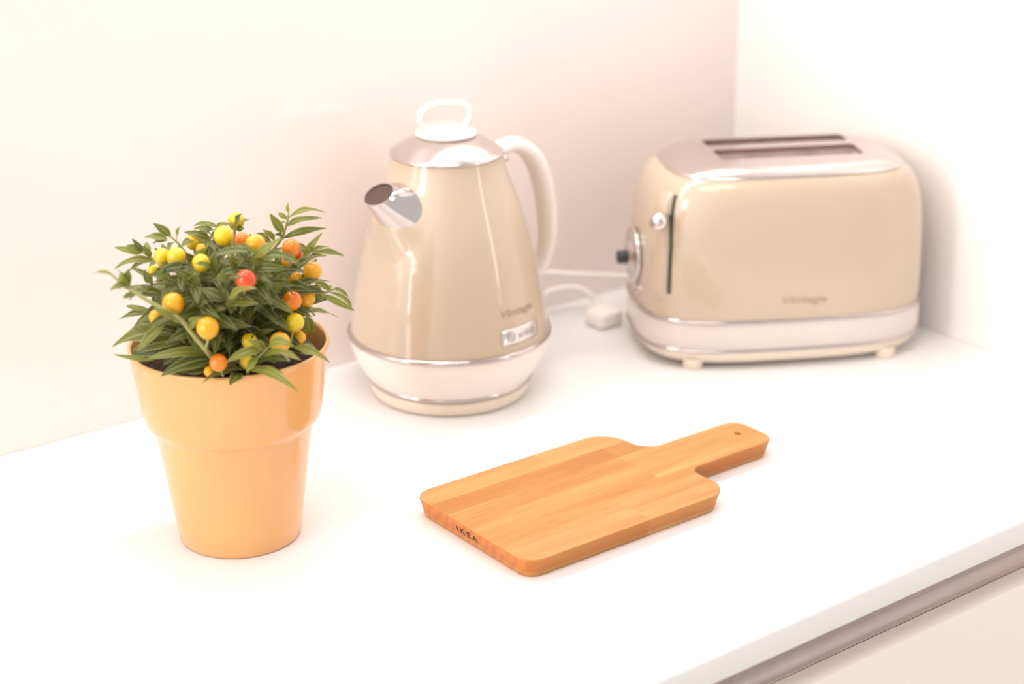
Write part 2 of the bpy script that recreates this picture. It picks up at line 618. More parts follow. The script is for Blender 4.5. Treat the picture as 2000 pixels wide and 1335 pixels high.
# ------------------------------------------------------------------ cutting board
def make_board():
    bx, by, ba = -0.6379, -0.4489, -0.0065
    T = 0.0162
    root = empty('cutting_board', (bx, by, 0.0), ba)
    tag(root, 'small beech wood cutting board with a handle, lying flat on the white worktop', 'cutting board')

    def arc(cx, cy, r, a0, a1, n=8):
        return [(cx + r * math.cos(math.radians(a0 + (a1 - a0) * k / n)), cy + r * math.sin(math.radians(a0 + (a1 - a0) * k / n))) for k in range(n + 1)]
    W = 0.1480
    L1 = 0.2025
    out = []
    r = 0.0165
    out += arc(r, r, r, 180, 270)
    r2 = 0.022
    out += arc(L1 - r2, r2, r2, 270, 360)
    rc = 0.0095
    out += arc(L1 + rc, 0.0485 - rc, rc, 180, 90, 6)
    rh = 0.0145
    out += arc(0.3010 - rh, 0.0485 + rh, rh, 270, 360)
    out += arc(0.3010 - rh, 0.0990 - rh, rh, 0, 90)
    rc2 = 0.019
    out += arc(L1 - 0.003 + rc2, 0.0990 + rc2, rc2, 270, 180, 8)
    r3 = 0.026
    out += arc(L1 - 0.003 - r3, W - r3, r3, 0, 90, 10)
    out += arc(r, W - r, r, 90, 180)
    clean = []
    for p in out:
        if not clean or (Vector(p) - Vector(clean[-1])).length > 0.0004: clean.append(p)
    pts = [Vector((x, y)) for x, y in clean]
    n = len(pts)
    nor = []
    for i in range(n):
        t = (pts[(i + 1) % n] - pts[i - 1]).normalized()
        nor.append(Vector((t.y, -t.x)))
    hole = [(0.2825 + 0.0028 * math.cos(-2 * math.pi * k / 24), 0.0760 + 0.0028 * math.sin(-2 * math.pi * k / 24)) for k in range(24)]
    bm = bmesh.new()
    # levels: (inset, z)
    lev = [(0.0048, 0.0), (0.0040, 0.0006), (0.0004, T - 0.0022), (0.0000, T - 0.0014), (0.0004, T - 0.0004), (0.0014, T)]
    rings = []
    for ins, z in lev:
        rings.append([bm.verts.new((*(pts[i] - nor[i] * ins), z)) for i in range(n)])
    for a, b_ in zip(rings, rings[1:]):
        for i in range(n):
            bm.faces.new((a[i], a[(i + 1) % n], b_[(i + 1) % n], b_[i]))
    hr = []
    for z, rr in ((0.0, 1.0), (T - 0.0008, 1.0), (T, 1.25)):
        hr.append([bm.verts.new((0.2825 + (x - 0.2825) * rr, 0.0760 + (y - 0.0760) * rr, z)) for x, y in hole])
    for a, b_ in zip(hr, hr[1:]):
        for i in range(24):
            bm.faces.new((a[i], a[(i + 1) % 24], b_[(i + 1) % 24], b_[i]))
    for ring, hring in ((rings[-1], hr[-1]), (rings[0], hr[0])):
        tris = tessellate_polygon([[v.co for v in ring], [v.co for v in hring]])
        allv = ring + hring
        for t in tris:
            try: bm.faces.new([allv[i] for i in t])
            except ValueError: pass
    o = from_bm('board', bm, M['wood'], root, smooth=True, angle=40)
    # maker's name burnt into the short edge
    me = text_mesh('IKEA', 0.01, offset=0.00025, spacing=1.35)
    fit_width(me, 0.0265, 0.0052)
    me2 = me
    # short edge face leans: outer at z=T-.0022 (x=.0004) to x=.0040 at z=.0006
    for v in me2.vertices:
        s, tz = v.co.x, v.co.y
        z = 0.0092 + tz
        x = 0.0004 + (T - 0.0022 - z) / (T - 0.0028) * 0.0036 - 0.00012
        v.co = Vector((x, 0.0765 - s, z))
    link_mesh('lettering', me2, M['burn'], root, smooth=False)
    return root


make_board()

# ------------------------------------------------------------------ kettle
KC = Vector((-0.4611, -0.1110, 0.0))


def make_kettle():
    base = empty('power_base', KC)
    tag(base, 'low round cream power base under the cream kettle', 'power base')
    bm = bmesh.new()
    lathe(bm, [(0, 0.0006), (0.066, 0.0006), (0.0695, 0.0010), (0.0712, 0.0026), (0.0724, 0.0060), (0.0732, 0.0100), (0.0734, 0.0122), (0.0727, 0.0134), (0.070, 0.0139), (0, 0.0139)], 120)
    from_bm('base_body', bm, M['cream_plastic'], base, angle=50)
    # cord from the base, across behind the kettle, up the wall and to the plug box
    pth = [Vector(p) for p in [(0.060, 0.030, 0.006), (0.080, 0.052, 0.0045), (0.125, 0.075, 0.004), (0.165, 0.088, 0.010), (0.190, 0.094, 0.024), (0.222, 0.088, 0.024), (0.234, 0.072, 0.014), (0.220, 0.050, 0.010)]]
    bm = bmesh.new()
    sweep(bm, catmull(pth, 8), 0.0034, 10)
    c = from_bm('power_cord', bm, M['white_cable'], base)
    tag(c, 'white power cord behind the kettle')
    bm = bmesh.new()
    box(bm, 0.202, 0.232, 0.024, 0.052, 0.0005, 0.017)
    bevel_all(bm, 0.004, 3)
    pl = from_bm('plug', bm, M['white_cable'], c, angle=50)

    k = empty('kettle', KC + Vector((0, 0, 0.0140)))
    tag(k, 'cream retro electric kettle with chrome spout, steel lid and loop knob', 'kettle')
    Z = -0.0140

    def P(pr): return [(r, z + Z) for r, z in pr]
    # lower band
    bm = bmesh.new()
    lathe(bm, P([(0, 0.0143), (0.0700, 0.0143), (0.0728, 0.0150), (0.0742, 0.0172), (0.0790, 0.0240), (0.0838, 0.0320), (0.0872, 0.0410), (0.0892, 0.0490), (0.0900, 0.0560)]), 128)
    b = from_bm('lower_band', bm, M['ivory'], k, angle=60)
    tag(b, 'pale ivory lower band')
    # chrome trims
    bm = bmesh.new()
    lathe(bm, P([(0.0738, 0.0150), (0.0752, 0.0155), (0.0758, 0.0168), (0.0757, 0.0182), (0.0748, 0.0190)]), 128)
    from_bm('chrome_ring', bm, M['chrome_trim'], k)
    bm = bmesh.new()
    lathe(bm, P([(0.0898, 0.0556), (0.0912, 0.0560), (0.0920, 0.0572), (0.0922, 0.0586), (0.0914, 0.0600), (0.0898, 0.0606), (0.0884, 0.0606)]), 128)
    from_bm('chrome_ring', bm, M['chrome_trim'], k)
    # body
    prof = [(0.0890, 0.0600), (0.0884, 0.0640), (0.0876, 0.0720), (0.0862, 0.0830), (0.0838, 0.0970), (0.0806, 0.1120), (0.0768, 0.1300), (0.0722, 0.1480), (0.0668, 0.1660), (0.0612, 0.1820), (0.0560, 0.1960), (0.0520, 0.2080), (0.0500, 0.2150), (0.0492, 0.2190), (0.0484, 0.2205), (0.0440, 0.2210)]
    pp = catmull([Vector((r, 0, z)) for r, z in prof], 3)
    bm = bmesh.new()
    lathe(bm, P([(v.x, v.z) for v in pp]), 144)
    # soft shoulder around the spout
    sd = Vector((-0.995, -0.05, 0)).normalized()
    for v in bm.verts:
        az = Vector((v.co.x, v.co.y, 0))
        d = (v.co - (sd * 0.060 + Vector((0, 0, 0.172 + Z)))).length
        w = max(0.0, 1 - d / 0.040)
        w = w * w * (3 - 2 * w)
        v.co += (sd + Vector((0, 0, 0.25))) * (0.010 * w)
    from_bm('body', bm, M['cream'], k)

    def body_r(z):
        for (r0, z0), (r1, z1) in zip(prof, prof[1:]):
            if z0 <= z <= z1: return r0 + (r1 - r0) * (z - z0) / (z1 - z0)
        return prof[0][0]
    # spout: a flared cone from the flank to a nearly level mouth
    base_c = Vector((-0.0470, -0.0095, 0.1785 + Z))
    base_n = Vector((-0.90, -0.12, 0.42)).normalized()
    mouth_c = Vector((-0.0765, -0.0070, 0.1985 + Z))
    mouth_n = Vector((-0.50, -0.10, 0.86)).normalized()

    def circ(c, nrm, r, seg=72):
        sx = Vector((0, 1, 0))
        sx = (sx - nrm * sx.dot(nrm)).normalized()
        sy = nrm.cross(sx)
        return [c + sx * (r * math.cos(2 * math.pi * i / seg)) + sy * (r * math.sin(2 * math.pi * i / seg)) for i in range(seg)]
    secs = [(-0.12, 0.0300), (0.08, 0.0302), (0.13, 0.0294), (0.15, 0.0276), (0.22, 0.0258), (0.40, 0.0226), (0.60, 0.0192), (0.80, 0.0163), (1.0, 0.0139)]
    bm = bmesh.new()
    rings = []
    for f, rad in secs:
        g = max(0.0, min(1.0, f))
        nn = base_n.lerp(mouth_n, g ** 1.3).normalized()
        rings.append([bm.verts.new(p) for p in circ(base_c.lerp(mouth_c, f), nn, rad)])
    for f, rad in ((1.0, 0.0131), (0.85, 0.0137), (0.6, 0.016)):
        nn = base_n.lerp(mouth_n, f ** 1.3).normalized()
        rings.append([bm.verts.new(p) for p in circ(base_c.lerp(mouth_c, f), nn, rad)])
    for a, b_ in zip(rings, rings[1:]):
        for i in range(72):
            bm.faces.new((a[i], a[(i + 1) % 72], b_[(i + 1) % 72], b_[i]))
    s = from_bm('spout', bm, M['chrome'], k, angle=60)
    tag(s, 'short polished chrome spout')
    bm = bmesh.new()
    bm.faces.new([bm.verts.new(p) for p in circ(mouth_c - mouth_n * 0.0012, mouth_n, 0.0130)])  # flat dark disc closes the mouth, painting the shade inside
    mo = from_bm('spout_shade_disc', bm, M['spout_shade'], s)
    tag(mo, 'flat dark disc painting the shade in the spout mouth')
    # lid
    bm = bmesh.new()
    lathe(bm, P([(0.0470, 0.2200), (0.0499, 0.2205), (0.0503, 0.2215), (0.0498, 0.2226), (0.0470, 0.2246), (0.0420, 0.2282), (0.0360, 0.2320), (0.0300, 0.2352), (0.0255, 0.2370), (0.0, 0.2375)]), 120)
    lid = from_bm('lid', bm, M['brushed'], k, angle=70)
    tag(lid, 'domed brushed steel lid')
    bm = bmesh.new()
    lathe(bm, P([(0.0240, 0.2366), (0.0262, 0.2372), (0.0272, 0.2386), (0.0266, 0.2402), (0.0230, 0.2412), (0.0200, 0.2420), (0.0192, 0.2440), (0.0178, 0.2456), (0.0, 0.2462)]), 96)
    from_bm('knob_disc', bm, M['ivory'], lid, angle=70)
    kd = Vector((0.93, -0.36, 0)).normalized()
    lp = [(-0.0155, 0.2425), (-0.0205, 0.2470), (-0.0226, 0.2525), (-0.0212, 0.2580), (-0.0160, 0.2622), (-0.0060, 0.2648), (0.0060, 0.2650), (0.0160, 0.2624), (0.0205, 0.2575), (0.0210, 0.2515), (0.0182, 0.2460), (0.0150, 0.2425)]
    path = catmull([kd * a + Vector((0, 0, z + Z)) for a, z in lp], 5)
    bm = bmesh.new()
    sweep(bm, path, 0.0031, 14, flat=1.4, side=Vector((kd.y, -kd.x, 0)))
    from_bm('knob_loop', bm, M['ivory'], lid)
    # handle
    hd = Vector((0.999, 0.03, 0)).normalized()
    side = Vector((-hd.y, hd.x, 0))
    hp = [(0.048, 0.2110, 0.0080), (0.064, 0.2155, 0.0088), (0.080, 0.2145, 0.0096), (0.0955, 0.2030, 0.0104), (0.1065, 0.1840, 0.0108), (0.1130, 0.1610, 0.0106), (0.1160, 0.1370, 0.0100), (0.1155, 0.1160, 0.0090), (0.1100, 0.0985, 0.0076), (0.1000, 0.0870, 0.0064), (0.0850, 0.0800, 0.0052)]
    path = catmull([hd * r + Vector((0, 0, z + Z)) for r, z, w in hp], 6)
    rr = catmull([Vector((w, 0, 0)) for r, z, w in hp], 6)
    bm = bmesh.new()
    sweep(bm, path, [v.x * 0.78 for v in rr], 20, flat=1.55, side=side)
    h = from_bm('handle', bm, M['ivory'], k)
    tag(h, 'pale curved side handle')
    bm = bmesh.new()
    box(bm, 0.047, 0.064, -0.0075, 0.0075, 0.2035 + Z, 0.2110 + Z)
    bevel_all(bm, 0.0025, 3)
    from_bm('hinge', bm, M['chrome'], k, angle=50)
    # lettering and badge on the right flank

    def wrap(me, az, zc, lift, tilt=0.0):
        for v in me.vertices:
            s_, t_, e_ = v.co.x, v.co.y, v.co.z
            z = zc + t_
            r = body_r(z) + lift + e_
            a = az + s_ / body_r(zc)
            v.co = Vector((r * math.cos(a), r * math.sin(a), z + Z))
    dirc = (C0 - KC)
    az0 = math.atan2(dirc.y, dirc.x)
    az = az0 + math.radians(45.5)
    me = text_mesh('Vintage', 0.012, offset=0.0001, shear=0.25)
    subdivided(me)
    fit_width(me, 0.0400, 0.0085)
    wrap(me, az, 0.0945, 0.0004)
    tag(link_mesh('lettering', me, M['letter'], k), 'small dark script lettering')
    # badge plate: rounded rectangle
    bm = bmesh.new()
    nx, ny = 24, 6
    w, hgt = 0.046, 0.0140
    grid = [[bm.verts.new((w * (i / nx - 0.5), hgt * (j / ny - 0.5), 0.0008)) for j in range(ny + 1)] for i in range(nx + 1)]
    for i in range(nx):
        for j in range(ny):
            bm.faces.new((grid[i][j], grid[i + 1][j], grid[i + 1][j + 1], grid[i][j + 1]))
    me = bpy.data.meshes.new('badge')
    bm.to_mesh(me)
    bm.free()
    wrap(me, az + 0.01, 0.0745, 0.0003)
    bd = link_mesh('badge', me, M['chrome'], k)
    so = bd.modifiers.new('t', 'SOLIDIFY')
    so.thickness = 0.0011
    tag(bd, 'small silver rectangular badge')
    me = text_mesh('ariete', 0.009, offset=0.0002)
    subdivided(me)
    fit_width(me, 0.0230, 0.0062)
    for v in me.vertices: v.co.x += 0.0065
    wrap(me, az + 0.01, 0.0745, 0.0014)
    link_mesh('badge_lettering', me, M['badge_letter'], bd)
    bm = bmesh.new()
    for r0, r1 in ((0.0, 0.0028), (0.0036, 0.0044)):
        a = [bm.verts.new((-0.0135 + r0 * math.cos(k_ * math.pi / 12), r0 * math.sin(k_ * math.pi / 12), 0)) for k_ in range(24)]
        c_ = [bm.verts.new((-0.0135 + r1 * math.cos(k_ * math.pi / 12), r1 * math.sin(k_ * math.pi / 12), 0)) for k_ in range(24)]
        for i in range(24):
            bm.faces.new((a[i], a[(i + 1) % 24], c_[(i + 1) % 24], c_[i]))
    me = bpy.data.meshes.new('badge_emblem')
    bm.to_mesh(me)
    bm.free()
    wrap(me, az + 0.01, 0.0745, 0.0014)
    link_mesh('badge_emblem', me, M['badge_letter'], bd)


make_kettle()

# ------------------------------------------------------------------ toaster
TC = Vector((-0.1400, -0.2010, 0.0))
TYAW = -0.5034
NSE = 3.3


def sup(t, a, b, n=NSE):
    c, s = math.cos(t), math.sin(t)
    return (a * math.copysign(abs(c) ** (2 / n), c), b * math.copysign(abs(s) ** (2 / n), s))


def se_ring(bm, a, b, z, n=NSE, seg=144, off=(0, 0)):
    # resample by arc length for even quads
    raw = [sup(2 * math.pi * k / 1440, a, b, n) for k in range(1440)]
    L = [0]
    for i in range(1, 1441):
        p, q = raw[i - 1], raw[i % 1440]
        L.append(L[-1] + math.hypot(p[0] - q[0], p[1] - q[1]))
    out = []
    j = 0
    for k in range(seg):
        t = L[-1] * k / seg
        while L[j + 1] < t: j += 1
        f = (t - L[j]) / max(1e-12, L[j + 1] - L[j])
        p, q = raw[j], raw[(j + 1) % 1440]
        out.append(bm.verts.new((p[0] + (q[0] - p[0]) * f + off[0], p[1] + (q[1] - p[1]) * f + off[1], z)))
    return out


def loft(bm, levels, cap0=False, cap1=False, n=NSE):
    rings = [se_ring(bm, a, b, z, n if len(rest) == 0 else rest[0]) for a, b, z, *rest in levels]
    for r0, r1 in zip(rings, rings[1:]):
        m = len(r0)
        for i in range(m):
            bm.faces.new((r0[i], r0[(i + 1) % m], r1[(i + 1) % m], r1[i]))
    if cap0: bm.faces.new(rings[0])
    if cap1: bm.faces.new(rings[-1])
    return rings


BODY = [(0.1360, 0.0845, 0.0500), (0.1362, 0.0847, 0.0600), (0.1365, 0.0850, 0.0800), (0.1362, 0.0848, 0.1000), (0.1354, 0.0842, 0.1180), (0.1342, 0.0834, 0.1340), (0.1322, 0.0820, 0.1480), (0.1292, 0.0798, 0.1600), (0.1252, 0.0768, 0.1690), (0.1206, 0.0732, 0.1750), (0.1160, 0.0700, 0.1785), (0.1125, 0.0675, 0.1803)]


def body_ab(z):
    for (a0, b0, z0), (a1, b1, z1) in zip(BODY, BODY[1:]):
        if z0 <= z <= z1:
            f = (z - z0) / (z1 - z0)
            return a0 + (a1 - a0) * f, b0 + (b1 - b0) * f
    return BODY[0][:2]


def body_pt(t, z, lift=0.0):
    a, b = body_ab(z)
    x, y = sup(t, a, b)
    x1, y1 = sup(t + 0.004, a, b)
    x0, y0 = sup(t - 0.004, a, b)
    nx, ny = (y1 - y0), -(x1 - x0)
    l = math.hypot(nx, ny)
    nx, ny = nx / l, ny / l
    return Vector((x + nx * lift, y + ny * lift, z)), Vector((nx, ny, 0))


def make_toaster():
    t = empty('toaster', TC, TYAW)
    tag(t, 'cream retro two slot toaster with brushed steel top, standing beside the right wall', 'toaster')
    for sx in (-1, 1):
        for sy in (-1, 1):
            bm = bmesh.new()
            lathe(bm, [(0, 0.0), (0.0085, 0.0), (0.0095, 0.0012), (0.0100, 0.0110), (0, 0.0110)], 32, mat=Matrix.Translation((sx * 0.094, sy * 0.064, 0)))
            from_bm('foot', bm, M['cream_plastic'], t, angle=50)
    bm = bmesh.new()
    loft(bm, [(0.112, 0.063, 0.0038), (0.120, 0.070, 0.0042), (0.1285, 0.0768, 0.0068), (0.1345, 0.0812, 0.0120), (0.1375, 0.0832, 0.0182)], cap0=True)
    from_bm('base', bm, M['cream_plastic'], t, angle=60)
    bm = bmesh.new()
    loft(bm, [(0.1370, 0.0828, 0.0178), (0.1389, 0.0845, 0.0184), (0.1396, 0.0852, 0.0198), (0.1389, 0.0846, 0.0212), (0.1372, 0.0830, 0.0216)])
    from_bm('chrome_ring', bm, M['chrome_trim'], t)
    bm = bmesh.new()
    loft(bm, [(0.1374, 0.0833, 0.0208), (0.1380, 0.0846, 0.0250), (0.1382, 0.0856, 0.0330), (0.1378, 0.0856, 0.0400), (0.1370, 0.0850, 0.0475)])
    b = from_bm('lower_band', bm, M['toaster_band'], t)
    tag(b, 'pale ivory band between two chrome lines')
    bm = bmesh.new()
    loft(bm, [(0.1366, 0.0848, 0.0466), (0.1382, 0.0862, 0.0472), (0.1390, 0.0869, 0.0486), (0.1382, 0.0862, 0.0500), (0.1360, 0.0845, 0.0506)])
    from_bm('chrome_ring', bm, M['chrome_trim'], t)
    bm = bmesh.new()
    loft(bm, BODY)
    from_bm('body', bm, M['cream'], t)
    # top plate with two holes
    bm = bmesh.new()
    rr = loft(bm, [(0.1100, 0.0655, 0.1795, 3.4), (0.1127, 0.0677, 0.1800, 3.4), (0.1132, 0.0682, 0.1810, 3.4), (0.1122, 0.0674, 0.1822, 3.4), (0.1080, 0.0640, 0.1846, 3.4), (0.1010, 0.0585, 0.1872, 3.6), (0.0940, 0.0535, 0.1888, 4.0), (0.0900, 0.0505, 0.1892, 4.2)])
    top = rr[-1]
    ZT = 0.1892
    holes = []
    slots = [(-0.0630, 0.0745, -0.0270, 0.0085), (-0.0640, 0.0745, 0.0220, 0.0450)]
    for (x0, x1, y0, y1) in slots:
        r = 0.004
        hp = []
        for cx, cy, a0 in ((x1 - r, y0 + r, -90), (x1 - r, y1 - r, 0), (x0 + r, y1 - r, 90), (x0 + r, y0 + r, 180)):
            for k in range(5):
                a = math.radians(a0 + 90 * k / 4)
                hp.append((cx + r * math.cos(a), cy + r * math.sin(a)))
        holes.append([bm.verts.new((x, y, ZT)) for x, y in hp])
    tris = tessellate_polygon([[v.co for v in top]] + [[v.co for v in reversed(h)] for h in holes])
    allv = list(top) + [v for h in holes for v in reversed(h)]
    for tr in tris:
        try: bm.faces.new([allv[i] for i in tr])
        except ValueError: pass
    for h in holes:
        lo = [bm.verts.new((v.co.x, v.co.y, ZT - 0.004)) for v in h]
        for i in range(len(h)):
            bm.faces.new((h[i], h[(i + 1) % len(h)], lo[(i + 1) % len(h)], lo[i]))
    pl = from_bm('top_plate', bm, M['brushed'], t, angle=45)
    tag(pl, 'brushed steel top plate with two bread slots')
    for (x0, x1, y0, y1) in slots:
        bm = bmesh.new()
        vs = box(bm, x0 - 0.0008, x1 + 0.0008, y0 - 0.0008, y1 + 0.0008, 0.075, ZT - 0.0035)
        f = [f for f in bm.faces if all(abs(v.co.z - (ZT - 0.0035)) < 1e-6 for v in f.verts)]
        bmesh.ops.delete(bm, geom=f, context='FACES_ONLY')
        # bread guide wires
        for k in range(7):
            x = x0 + (x1 - x0) * (k + 0.5) / 7
            for yy in (y0 + 0.004, y1 - 0.004):
                sweep(bm, [Vector((x, yy, 0.08)), Vector((x, yy, 0.13)), Vector((x, yy, ZT - 0.006))], 0.0008, 6)
        sl = from_bm('bread_slot', bm, M['slot_in'], t, smooth=False)
        tag(sl, 'shadowed interior of a bread slot with guide wires')
    # lever slot, its inner shade painted as a surface strip, and housing, left corner
    bm = bmesh.new()
    tL = math.radians(217.5)
    zs = [0.074 + (0.166 - 0.074) * k / 20 for k in range(21)]
    cols = []
    for z in zs:
        row = []
        for k in range(3):
            p, n_ = body_pt(tL + math.radians((k - 1) * 1.6 - 70 * max(0, z - 0.12)), z, 0.0004)
            row.append(bm.verts.new(p))
        cols.append(row)
    for a, b_ in zip(cols, cols[1:]):
        for k in range(2):
            bm.faces.new((a[k], a[k + 1], b_[k + 1], b_[k]))
    ls = from_bm('lever_slot_shade', bm, M['slot_shade'], t)
    tag(ls, 'narrow dark vertical strip painting the shade in the lever slot')
    # raised housing left of the slot
    bm = bmesh.new()
    rows = []
    zz = [0.066 + (0.168 - 0.066) * k / 30 for k in range(31)]
    for z in zz:
        f = min(1, (z - 0.066) / 0.010, (0.168 - z) / 0.014)
        f = max(0.0, f) ** 0.5
        row = []
        for k in range(9):
            s = k / 8
            prof_ = math.sin(math.pi * min(1, s * 0.62 + 0.0)) if s < 0.999 else 0.55
            lift = -0.0006 + 0.0052 * f * (math.sin(math.pi * 0.5 * min(1.0, s * 1.6)) if s < 0.95 else 0.0)
            p, n_ = body_pt(math.radians(199.0 + 16.0 * s - 70 * max(0, z - 0.12)), z, lift)
            row.append(bm.verts.new(p))
        rows.append(row)
    for a, b_ in zip(rows, rows[1:]):
        for k in range(8):
            bm.faces.new((a[k], a[k + 1], b_[k + 1], b_[k]))
    from_bm('lever_housing', bm, M['cream'], t)
    # lever: stalk and ball
    p, n_ = body_pt(math.radians(213.5), 0.1460, 0.0)
    bm = bmesh.new()
    sweep(bm, [p, p + n_ * 0.006, p + n_ * 0.012], 0.0028, 12)
    rot = n_.to_track_quat('Z', 'Y').to_matrix().to_4x4()
    lathe(bm, [(0, 0.0)] + [(0.0088 * math.sin(math.pi * k / 14), 0.0082 - 0.0082 * math.cos(math.pi * k / 14)) for k in range(1, 14)] + [(0, 0.0164)], 32, mat=Matrix.Translation(p + n_ * 0.010) @ rot)
    lv = from_bm('lever_knob', bm, M['chrome'], t)
    tag(lv, 'round chrome lever knob')
    # dial on the end face
    pc = Vector((-0.1360, 0.0020, 0.0925))
    rot = Vector((-1, 0, 0)).to_track_quat('Z', 'Y').to_matrix().to_4x4()
    bm = bmesh.new()
    lathe(bm, [(0.0, 0.001), (0.0230, 0.001), (0.0265, 0.0005), (0.0275, 0.0025), (0.0265, 0.0045), (0.0242, 0.0050), (0.0225, 0.0040), (0.016, 0.0040), (0.0145, 0.0052), (0.012, 0.0088), (0.0, 0.0092)], 72, mat=Matrix.Translation(pc) @ rot)
    d = from_bm('dial', bm, M['chrome'], t, angle=60)
    tag(d, 'round chrome browning dial')
    bm = bmesh.new()
    lathe(bm, [(0.0, 0.0085), (0.0060, 0.0085), (0.0066, 0.0100), (0.0064, 0.0172), (0.0056, 0.0184), (0.0, 0.0188)], 32, mat=Matrix.Translation(pc + Vector((0, -0.003, -0.001))) @ rot)
    kn = from_bm('dial_knob', bm, M['dark'], d, angle=50)
    tag(kn, 'small black turning knob')
    # three small buttons below the dial
    bm = bmesh.new()
    pc2 = Vector((-0.1358, -0.014, 0.0620))
    lathe(bm, [(0.0, 0.0002), (0.0055, 0.0002), (0.0055, 0.0022), (0.0045, 0.0030), (0, 0.0032)], 28, mat=Matrix.Translation(pc2) @ rot)
    from_bm('button', bm, M['chrome'], t, angle=50)
    # lettering on the front
    me = text_mesh('Vintage', 0.012, offset=0.00012, shear=0.2)
    subdivided(me)
    fit_width(me, 0.0430, 0.0092)
    b0 = 0.0849
    for v in me.vertices:
        x = 0.0045 + v.co.x
        z = 0.0680 + v.co.y
        a, b = body_ab(z)
        y = -b * (1 - abs(x / a) ** NSE) ** (1 / NSE) - 0.0003
        v.co = Vector((x, y, z))
    tag(link_mesh('lettering', me, M['letter'], t), 'small grey lettering low on the front')
    # power cord: from the back, curling in front of the wall
    inv = Matrix.Translation(TC) @ Matrix.Rotation(TYAW, 4, 'Z')
    inv = inv.inverted()
    wp = [(-0.166, -0.096, 0.034), (-0.184, -0.068, 0.035), (-0.215, -0.050, 0.039), (-0.252, -0.042, 0.046), (-0.285, -0.032, 0.052), (-0.315, -0.024, 0.052), (-0.345, -0.026, 0.040), (-0.372, -0.030, 0.036)]
    bm = bmesh.new()
    sweep(bm, catmull([inv @ Vector(p) for p in wp], 8), 0.0032, 10)
    c = from_bm('power_cord', bm, M['white_cable'], t)
    tag(c, 'white power cord looping behind the toaster')
    return t


make_toaster()

# ------------------------------------------------------------------ potted plant
PC = Vector((-0.7587, -0.2469, 0.0))
HF = Vector((FV.x, FV.y, 0)).normalized()      # horizontal viewing direction


def z1(X, Y): return 160 + 0.29956 * X, 380 + 0.29956 * Y


def pp(X, Y, t=0.0):
    """a point of the plant: coordinates in an enlarged view of it, t = metres in front of the stem axis"""
    px, py = z1(X, Y)
    d = ray(px, py)
    s = ((PC - C0).dot(HF) - t) / d.dot(HF)
    return C0 + d * s - PC


random.seed(11)


def rnd(a, b): return a + (b - a) * random.random()


class LeafMesh:
    def __init__(s):
        s.bm = bmesh.new()
        s.uv = s.bm.loops.layers.uv.new('leaf')
        s.tint = s.bm.verts.layers.float.new('tint')

    def leaf(s, base, tip, width, arch=0.12, up=None, tint=None, fold=0.25, n=10, curl=0.0):
        base, tip = Vector(base), Vector(tip)
        if up is None: up = Vector((rnd(-0.35, 0.35), rnd(-0.35, 0.35), 0.75)) - HF * rnd(0.35, 1.1)
        ax = tip - base
        L = ax.length
        if L < 1e-4: return
        ax.normalize()
        side = ax.cross(up)
        if side.length < 0.05: side = ax.cross(Vector((0.3, 0.9, 0.1)))
        side.normalize()
        nrm = side.cross(ax).normalized()
        if tint is None: tint = rnd(0.0, 0.8)
        if curl == 0.0: curl = rnd(-0.16, 0.16)
        arch = arch * rnd(0.9, 1.5)
        ph = rnd(0, 6.28)
        rows = []
        for i in range(n + 1):
            u = i / n
            w = 0.5 * width * (math.sin(math.pi * min(1, u ** 0.85)) ** 0.85) * (1 - 0.25 * u) + 0.0002
            if u < 0.12: w *= 0.35 + u * 5.4
            c = base + ax * (L * u) + nrm * (arch * L * 4 * u * (1 - u)) + side * (curl * L * u * u)
            rip = 0.22 * math.sin(9 * u + ph) * w
            row = []
            for k, q in enumerate((-1.0, -0.5, 0.0, 0.5, 1.0)):
                p = c + side * (w * q) + nrm * (abs(q) * w * fold + (rip if abs(q) > 0.9 else 0.3 * rip) * q)
                v = s.bm.verts.new(p)
                v[s.tint] = tint
                row.append(v)
            rows.append(row)
        for i in range(n):
            for k in range(4):
                f = s.bm.faces.new((rows[i][k], rows[i][k + 1], rows[i + 1][k + 1], rows[i + 1][k]))
                f.smooth = True
                uvs = ((k / 4, i / n), ((k + 1) / 4, i / n), ((k + 1) / 4, (i + 1) / n), (k / 4, (i + 1) / n))
                for l, q in zip(f.loops, uvs): l[s.uv].uv = q

    def build(s, parent):
        me = bpy.data.meshes.new('leaves')
        s.bm.to_mesh(me)
        s.bm.free()
        return link_mesh('leaves', me, M['leaf'], parent)


PXM = 0.29956 / 2549 / 1.0 * 1.0     # metres per enlarged-view unit at the plant


